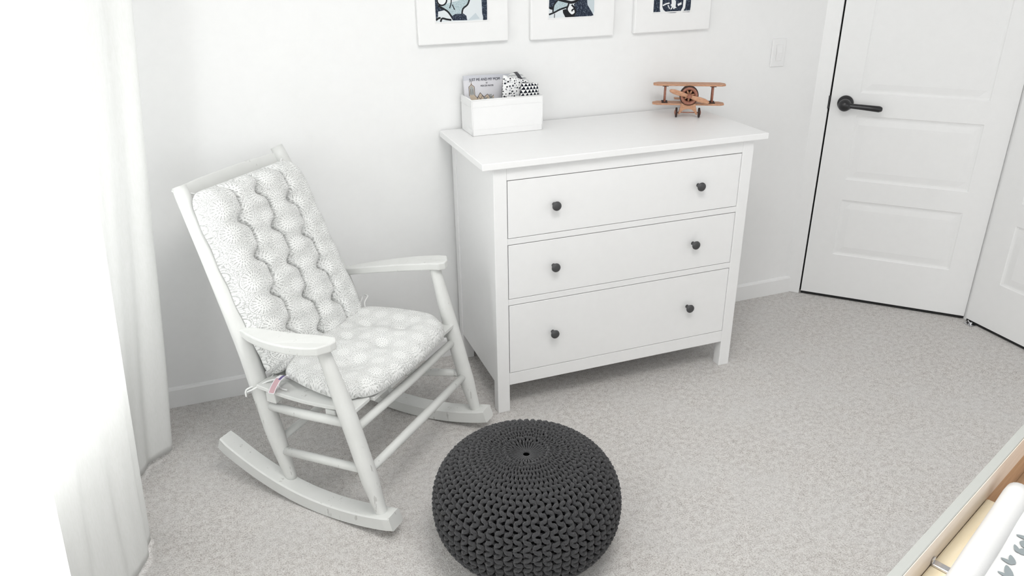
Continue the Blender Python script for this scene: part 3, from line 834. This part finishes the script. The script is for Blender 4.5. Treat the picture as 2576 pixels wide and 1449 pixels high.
# ============================================================ ROCKING CHAIR  (local x = forward, y = sitter's left)
CX, CY, CTH = -.9474, -.5909, -.792
rc = thing('rocking_chair', 'worn white-painted wooden rocking chair beside the dresser', 'rocking chair', (CX, CY, 0), CTH)
PT = M['chair']
def rocker_z(u): return (u+.03)**2/(1.5 if u < -.03 else 2.0)
for sy in (-1, 1):
    # rocker runner
    rr = []
    N = 26
    for i in range(N+1):
        u = -.432 + (.252+.432)*i/N
        z0 = rocker_z(u)+.001; th = .046; hw = .030
        yc = sy*(.268 + (.300-.268)*(u+.45)/.70)
        if i == 0 or i == N: hw -= .003
        sl = (u+.03)
        nx, nz = -sl/math.hypot(1, sl), 1/math.hypot(1, sl)
        c = .004
        sec = [(-hw+c, 0), (hw-c, 0), (hw, c), (hw, th-c), (hw-c, th), (-hw+c, th), (-hw, th-c), (-hw, c)]
        rr.append([(u+nx*b, yc+a, z0+nz*b) for a, b in sec])
    MB().rings(rr, smooth=False).build('rocker', PT, rc)
    # rear post: foot on the rocker to the rounded tip
    pts = cat_rom([(-.166, sy*.264, .052), (-.205, sy*.260, .20), (-.240, sy*.256, .345), (-.287, sy*.247, .515), (-.375, sy*.231, .74), (-.475+(.007 if sy < 0 else 0), sy*.214, .975-(.016 if sy < 0 else 0))], 6)
    rad = []
    for p in pts:
        z = p.z
        rad.append(.0175+.0105*min(1, max(0, (z-.05)/.16)) - .0065*max(0, (z-.55)/.45))
    rad[-1] *= .93
    MB().tube(pts, rad, 16).build('rear_post', PT, rc)
    # front leg
    pts = cat_rom([(.199, sy*.298, .062), (.172, sy*.2975, .16), (.130, sy*.2965, .32), (.090, sy*.2985, .47), (.056, sy*.304, .598)], 6)
    rad = []
    for p in pts:
        z = p.z
        r_ = .0165+.0095*min(1, max(0, (z-.06)/.12))
        if z > .40: r_ -= .007*min(1, (z-.40)/.17)
        rad.append(r_)
    MB().tube(pts, rad, 16).build('front_leg', PT, rc)
    # arm: curved outer edge, straight inner edge, angled nose
    outl = [(-.275, .234), (-.18, .250), (-.08, .265), (.05, .276), (.088, .279), (.102, .296), (.099, .318), (.078, .352), (.04, .358), (-.03, .353), (-.10, .338), (-.17, .314), (-.23, .288), (-.270, .266), (-.288, .262)]
    m = MB(); th = .026
    def az(u): return .556 + (.622-.556)*max(0, min(1, (u+.285)/.36))
    poly = [(u, sy*s) for u, s in outl]
    nn = len(poly)
    vs = [(u, s, az(u)) for u, s in poly]+[(u, s, az(u)-th) for u, s in poly]
    m.add(vs, [tuple(range(nn)), tuple(range(2*nn-1, nn-1, -1))]+[(j, (j+1) % nn, (j+1) % nn+nn, j+nn) for j in range(nn)])
    m.build('armrest', PT, rc, bevel=.004)
    # side stretchers
    MB().tube([(-.192, sy*.261, .152), (.166, sy*.297, .212)], [.0135, .0135], 12).build('side_stretcher', PT, rc)
    MB().tube([(-.230, sy*.257, .306), (-.06, sy*.277, .330), (.120, sy*.296, .358)], [.013, .015, .013], 12).build('seat_rail', PT, rc)
MB().tube([(.161, -.297, .205), (.163, 0, .205), (.161, .297, .205)], [.0125, .015, .0125], 12).build('front_stretcher', PT, rc)
MB().tube([(.124, -.297, .334), (.126, 0, .334), (.124, .297, .334)], [.0125, .015, .0125], 12).build('front_rail', PT, rc)
MB().tube([(-.197, -.261, .187), (-.197, .261, .187)], .0125, 12).build('rear_stretcher', PT, rc)
# two cross bars carrying the seat slats
for u in (-.185, .035):
    MB().box((u-.018, -.278, .337), (u+.018, .278, .372), .003).build('cross_bar', PT, rc)
# curved seat slats running front to back
ns = 7; half = .292
for i in range(ns):
    s0 = -half + 2*half*i/ns + .005; s1 = -half + 2*half*(i+1)/ns - .005
    sm = abs((s0+s1)/2)/half
    ue = .126 + .020*(1-sm*sm)
    rows = []
    for k in range(19):
        u = -.225 + (ue+.225)*k/18
        z = .3745 - .016*math.sin(math.pi*min(1, max(0, (u+.225)/.29)))*.6 + .006*max(0, (u-.05)/.08)
        z += .012*sm*sm
        rows.append([(u, s0, z), (u, s1, z), (u, s1, z+.013), (u, s0, z+.013)])
    MB().rings(rows, smooth=False).build('seat_slat', PT, rc, bevel=.002)
# back: crest rail and lower slats
def back_slat(z0, z1, name, bow=.022):
    def post(z):
        t = (z-.515)/(.975-.515); return (-.287+(-.475+.287)*t, .247+(.214-.247)*t)
    rows = []
    for k in range(17):
        a = -1+2*k/16
        u0, h0 = post(z0); u1, h1 = post(z1); bw = bow*(1-a*a)
        th = .014
        rows.append([(u0-bw, a*h0, z0), (u0-bw-th, a*h0, z0-.004), (u1-bw-th, a*h1, z1-.004), (u1-bw, a*h1, z1)])
    MB().rings(rows, smooth=True).build(name, PT, rc, bevel=.003)
back_slat(.888, .958, 'crest_rail')
for zz in (.77, .65, .53, .43): back_slat(zz-.03, zz+.03, 'back_slat')

# ---------------------------------------------------------- back cushion
def cushion_surface(nu, nv, P, mi=0):
    """closed pillow from a front sheet and a back sheet: P(a,b,side)->xyz"""
    m = MB(); uv = []
    for side in (1, -1):
        base = len(m.v)
        vs = []; 
        for j in range(nv+1):
            for i in range(nu+1):
                p, q = P(i/nu, j/nv, side); vs.append(p); uv.append(q)
        fs = [(j*(nu+1)+i, j*(nu+1)+i+1, (j+1)*(nu+1)+i+1, (j+1)*(nu+1)+i) for j in range(nv) for i in range(nu)]
        m.add(vs, fs, mi, True)
    m.uv = uv
    return m
def weld(o, d=.0006):
    bm = bmesh.new(); bm.from_mesh(o.data); bmesh.ops.remove_doubles(bm, verts=bm.verts[:], dist=d)
    bmesh.ops.recalc_face_normals(bm, faces=bm.faces[:]); bm.to_mesh(o.data); bm.free()
    for p in o.data.polygons: p.use_smooth = True

bc = thing('back_cushion', 'tufted grey and white medallion-print cushion against the chair back', 'cushion', (CX, CY, 0), CTH)
B0 = Vector((-.205, 0, .398)); B1 = Vector((-.418, 0, .945))
bdir = (B1-B0); BLn = bdir.length; bdir.normalize(); bnor = Vector((bdir.z, 0, -bdir.x))
NR = 5
cols_k = (.26, .5, .745)
def back_P(a, b, side):
    hw = .232 - .014*b + .002*math.sin(b*NR*2*math.pi+1.0)
    hh_ = BLn*b
    y = (0.5-a)*2*hw - .018               # a=0 at the sitter's left (+y)
    # rounded corners, soft outline
    cr = .05
    ea = min(a, 1-a)*2*hw; eb = min(b, 1-b)*BLn
    if ea < cr and eb < cr:
        dx, dy = cr-ea, cr-eb; r = math.hypot(dx, dy)
        mx = max(dx, dy)
        if r > 1e-9:
            k = mx/r
            y += math.copysign((dx-dx*k), -(0.5-a)) if True else 0
            hh_ += math.copysign((dy-dy*k), 0.5-b)
    bulge = .010*math.sin(math.pi*a)
    e = min(1, min(a, 1-a)*2*hw/.055); f = min(1, min(b, 1-b)*BLn/.06)
    ed = math.sqrt(max(0, 1-(1-e)**2))*math.sqrt(max(0, 1-(1-f)**2))
    if side < 0: return (B0 + bdir*hh_ + bnor*(-.012*ed) + Vector((0, y, 0)), (a*.45, b*BLn))
    t = .066*ed
    g = 0; dpl = 0
    for q, ck in enumerate(cols_k):
        ph = (.5 if q == 1 else 0)
        c = ck + .012 - .034*abs(math.sin(math.pi*(b*NR+ph)))        # scalloped seam
        d = (a-c)*2*hw
        g += math.exp(-(d/.0036)**2)*.026 + math.exp(-(abs(d)/.020)**1.5)*.010
        br = b*NR+ph
        db = (br-round(br))/NR*BLn
        dc = (a-ck-.012)*2*hw
        dpl += math.exp(-((dc/.022)**2+(db/.020)**2))*.020
    # soft horizontal pillows between the tufts
    pil = -.004*math.cos(2*math.pi*b*NR*2)*math.exp(-((a-.5)/.45)**4)
    t = max(t - (g+dpl)*ed + pil*ed*.6, .006*ed)
    return (B0 + bdir*hh_ + bnor*t + Vector((0, y, 0)), (a*.45, b*BLn))
o = cushion_surface(280, 230, back_P).build('pad', M['medallion'], bc); weld(o)
def tie(parent, pts, r=.0028): return MB().tube(cat_rom(pts, 5), r, 8, round_ends=True).build('tie', M['medallion'], parent)
for sy in (-1, 1):
    tie(bc, [(-.440, sy*.170, .920), (-.446, sy*.198, .938), (-.470, sy*.226, .945), (-.492, sy*.218, .945), (-.480, sy*.196, .940), (-.458, sy*.196, .925)])
tie(bc, [(-.228, -.198, .41), (-.215, -.228, .395), (-.235, -.268, .385), (-.262, -.292, .372), (-.262, -.298, .352)])
tie(bc, [(-.228, -.198, .40), (-.22, -.226, .385), (-.20, -.25, .388), (-.185, -.262, .392)])
tie(bc, [(-.228, .196, .41), (-.21, .215, .43), (-.205, .235, .455), (-.225, .262, .45)])

# ---------------------------------------------------------- seat cushion
sc = thing('seat_cushion', 'flat grey and white medallion-print seat cushion on the rocking chair', 'cushion', (CX, CY, 0), CTH)
SB, SF = -.205, .138
def seat_half(b):   # half width for b from back 0 to front 1
    return .212 + .056*math.sin(min(1, b*1.25)*math.pi/2)
tufts = [(.27, .30), (.5, .30), (.73, .30), (.25, .62), (.5, .64), (.75, .62)]
def seat_P(a, b, side):
    hw = seat_half(b); s = (0.5-a)*2*hw; u = SB + (SF-SB)*b + .030*math.sin(math.pi*a)*b
    Lb = SF-SB
    ea = min(a, 1-a)*2*hw; eb = (1-b)*Lb; cr = .10
    if ea < cr and eb < cr:
        dx, dy = cr-ea, cr-eb; r = math.hypot(dx, dy); mx = max(dx, dy)
        if r > 1e-9: s -= math.copysign(dx-dx*mx/r, 0.5-a); u -= dy-dy*mx/r
    eb = b*Lb; cr = .06
    if ea < cr and eb < cr:
        dx, dy = cr-ea, cr-eb; r = math.hypot(dx, dy); mx = max(dx, dy)
        if r > 1e-9: s -= math.copysign(dx-dx*mx/r, 0.5-a); u += dy-dy*mx/r
    e = min(1, ea/.045); f = min(1, min(b, 1-b)*Lb/.045)
    ed = math.sqrt(max(0, 1-(1-e)**2))*math.sqrt(max(0, 1-(1-f)**2))
    zc_ = .408 + .004*b
    if side < 0: return (Vector((u, s, zc_ - .016*ed)), (a*.70, b*Lb*1.2))
    t = .052*ed*(.86+.14*math.sin(math.pi*a)*math.sin(math.pi*b))
    for ta, tb in tufts:
        d2_ = ((a-ta)*2*hw)**2+((b-tb)*Lb)**2
        t -= .020*math.exp(-d2_/.0022)*ed + .008*math.exp(-d2_/.0002)
    t += .003*math.sin(a*11+b*5)*ed
    return (Vector((u, s, zc_ + t)), (a*.70, b*Lb*1.2+.3))
o = cushion_surface(100, 80, seat_P).build('pad', M['medallion'], sc); weld(o)
tie(sc, [(-.150, -.228, .412), (-.165, -.246, .402), (-.160, -.262, .394), (-.145, -.268, .392), (-.125, -.27, .394)])
tie(sc, [(-.150, -.226, .414), (-.175, -.240, .404), (-.205, -.262, .398), (-.235, -.292, .380), (-.268, -.290, .36)])
tie(sc, [(-.165, .200, .43), (-.185, .222, .45), (-.19, .25, .462), (-.215, .268, .455)])
# printed care tag curling out of the corner
rows = []
P = cat_rom([(-.150, -.235, .408), (-.146, -.252, .428), (-.150, -.272, .424), (-.158, -.286, .404), (-.162, -.297, .386)], 5)
for i, p in enumerate(P):
    wv = Vector((.014, -.002, .003)); rows.append([p-wv, p-wv*.8, p, p+wv*.8, p+wv])
m = MB().grid(rows)
n = len(P)-1
for i in range(n):
    for j in range(4):
        q = i*4+j; fr_ = i/n
        m.m[q] = 0
        if 1 <= j <= 2 and fr_ > .42 and fr_ < .92: m.m[q] = 1
        if j in (2,) and .2 < fr_ <= .48: m.m[q] = 2
        if j == 1 and .42 < fr_ < .92: m.m[q] = 1
x = m.build('care_tag', [M['tag_white'], M['tag_red'], M['tag_blue']], sc, solid=.0008); x['label'] = 'pink and violet striped fabric tag'

# ============================================================ KNITTED POUF
PXc, PYc, PA, PH_ = -.642, -1.138, .2545, .330
def pouf_profile(n):
    pts = []
    for i in range(n+1):
        ph = math.pi/2 - math.pi*i/n
        c = abs(math.cos(ph))**.85; s_ = math.copysign(abs(math.sin(ph))**.85, math.sin(ph))
        r = PA*c; z = PH_/2+PH_/2*s_
        if i < n/2: z -= .020*math.exp(-(r/.055)**2)
        z = max(z, .010)
        pts.append(Vector((r, 0, z)))
    L = [0]
    for a, b in zip(pts, pts[1:]): L.append(L[-1]+(b-a).length)
    return pts, L
PP, PL = pouf_profile(240); PT_ = PL[-1]
import bisect
def prof_at(l):
    i = min(max(bisect.bisect_right(PL, l)-1, 0), len(PL)-2)
    f = (l-PL[i])/max(PL[i+1]-PL[i], 1e-9)
    p = PP[i].lerp(PP[i+1], f)
    i0 = max(i-3, 0); i1 = min(i+4, len(PP)-1)
    t = (PP[i1]-PP[i0]).normalized()
    return p.x, p.z, t.x, t.z
pm = MB()
NC = 64; LAM = .031
def knit(th0, l0, l1, phase, depth, crad, amp_k, alt):
    pts = []; rad = []
    n = int((l1-l0)/.0030)
    for i in range(n+1):
        l = l0+(l1-l0)*i/n
        fade = min(1, max(0, (l-.030)/.03))
        ph = 2*math.pi*l/LAM + phase + .45*math.sin(l*9+phase*17)
        w = 2*math.pi*max(prof_at(l)[0], .004)/NC*(2 if (l < .068 and not alt) else 1)
        lat = math.sin(ph)*amp_k*min(w, .028)*fade
        al = -math.sin(2*ph)*.0022*fade
        r, z, tx, tz = prof_at(max(l+al, 0))
        nx, nz = -tz, tx
        if nx < 0 and r > .2: nx, nz = abs(nx), nz
        nx, nz = (-tz, tx)
        out = depth + .0032*math.cos(2*ph)*fade
        rr = r + (-tz)*out; zz = z + tx*out
        th = th0 + lat/max(rr, .02) + .10*l
        pts.append((PXc+max(rr, .006)*math.cos(th), PYc+max(rr, .006)*math.sin(th), max(zz, crad*1.02)))
        rad.append(min(crad, max(.0022, w*.36)))
    pm.tube(pts, rad, 7)
rk_ = random.Random(11)
for c in range(NC):
    th0 = 2*math.pi*c/NC
    l0 = .010 if c % 2 == 0 else .066
    ph = rk_.uniform(-.25, .25) + (0 if c % 2 == 0 else .35)
    knit(th0, l0, PT_-.10, ph, .0035, .0057, .28, c % 2)
    knit(th0+math.pi/NC, .09, PT_-.14, ph+math.pi, -.0085, .0046, .30, 1)
# stuffed body under the knit
rr = []
for i in range(0, 241, 8):
    r, z = PP[i].x, PP[i].z
    k_ = max(r-.013, .0005); zz = min(max(z, .006), PH_-.014-.020*math.exp(-(r/.055)**2))
    rr.append([(PXc+k_*math.cos(2*math.pi*j/48), PYc+k_*math.sin(2*math.pi*j/48), zz) for j in range(48)])
pm.rings(rr, 1)
o = pm.build('pouf', [M['yarn'], M['yarn_in']])
tag(o, 'round charcoal grey chunky-knit pouf on the carpet in front of the chair', 'pouf')

# ============================================================ CHANGING TABLE CORNER (bottom right of the photograph)
ct = thing('changing_table', 'white changing table with pale wood inside, at the bottom right corner', 'changing table', (-.604, -2.252, 0), math.atan2(.173, .444))
# local x runs along the far rim, local -y towards the camera side; rim top at z = .9
RZ = .9; L0, L1, DP = -.10, 1.12, .52
def pnl(name, lo, hi, mat, bev=.0015, parent=ct): return MB().box(lo, hi, bev).build(name, mat, parent)
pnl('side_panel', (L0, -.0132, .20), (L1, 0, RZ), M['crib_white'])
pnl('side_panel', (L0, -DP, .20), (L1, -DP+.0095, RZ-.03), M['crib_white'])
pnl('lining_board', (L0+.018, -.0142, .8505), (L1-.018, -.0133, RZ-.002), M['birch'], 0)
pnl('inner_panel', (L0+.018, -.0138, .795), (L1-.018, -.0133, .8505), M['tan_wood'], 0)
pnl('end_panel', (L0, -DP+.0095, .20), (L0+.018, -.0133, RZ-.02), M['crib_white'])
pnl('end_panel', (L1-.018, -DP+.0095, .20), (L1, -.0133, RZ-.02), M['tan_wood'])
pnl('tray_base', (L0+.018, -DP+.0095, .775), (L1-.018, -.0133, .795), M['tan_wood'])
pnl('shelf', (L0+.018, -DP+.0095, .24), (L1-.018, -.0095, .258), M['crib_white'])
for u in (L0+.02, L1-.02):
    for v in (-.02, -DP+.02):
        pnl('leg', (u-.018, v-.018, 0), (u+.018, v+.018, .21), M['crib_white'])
cleat = pnl('cleat', (L0+.018, -.046, .795), (.3140, -.0143, .852), M['pine'], .003)
lt = MB().box((.1150, -.0450, .852), (.1270, -.0165, .856), .0012); lt.box((.1165, -.0172, .852), (.1255, -.0144, .862), .001)
x = lt.build('latch', M['chrome'], cleat); x['label'] = 'small grey metal catch on the wooden ledge'

# changing pad inside the tray
pd = thing('changing_pad', 'white changing pad with grey leaf-print cover lying in the changing table', 'changing pad', (-.604, -2.252, .7955), math.atan2(.173, .444))
q = pd
P1 = .336
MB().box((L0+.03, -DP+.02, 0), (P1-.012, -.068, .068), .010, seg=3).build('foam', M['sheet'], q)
# raised side roll
rr = []
for k in range(25):
    f_ = k/24; u = L0+.03+(P1-L0-.03)*f_
    e = .94 if f_ > .985 else 1
    yc = -.0585 + .05*(u-.08); rr.append([(u, yc+.0180*e*math.cos(a), .0715+.0180*e*math.sin(a)+.0008*math.sin(f_*14)) for a in [2*math.pi*j/20 for j in range(20)]])
MB().rings(rr).build('side_roll', M['sheet'], q)
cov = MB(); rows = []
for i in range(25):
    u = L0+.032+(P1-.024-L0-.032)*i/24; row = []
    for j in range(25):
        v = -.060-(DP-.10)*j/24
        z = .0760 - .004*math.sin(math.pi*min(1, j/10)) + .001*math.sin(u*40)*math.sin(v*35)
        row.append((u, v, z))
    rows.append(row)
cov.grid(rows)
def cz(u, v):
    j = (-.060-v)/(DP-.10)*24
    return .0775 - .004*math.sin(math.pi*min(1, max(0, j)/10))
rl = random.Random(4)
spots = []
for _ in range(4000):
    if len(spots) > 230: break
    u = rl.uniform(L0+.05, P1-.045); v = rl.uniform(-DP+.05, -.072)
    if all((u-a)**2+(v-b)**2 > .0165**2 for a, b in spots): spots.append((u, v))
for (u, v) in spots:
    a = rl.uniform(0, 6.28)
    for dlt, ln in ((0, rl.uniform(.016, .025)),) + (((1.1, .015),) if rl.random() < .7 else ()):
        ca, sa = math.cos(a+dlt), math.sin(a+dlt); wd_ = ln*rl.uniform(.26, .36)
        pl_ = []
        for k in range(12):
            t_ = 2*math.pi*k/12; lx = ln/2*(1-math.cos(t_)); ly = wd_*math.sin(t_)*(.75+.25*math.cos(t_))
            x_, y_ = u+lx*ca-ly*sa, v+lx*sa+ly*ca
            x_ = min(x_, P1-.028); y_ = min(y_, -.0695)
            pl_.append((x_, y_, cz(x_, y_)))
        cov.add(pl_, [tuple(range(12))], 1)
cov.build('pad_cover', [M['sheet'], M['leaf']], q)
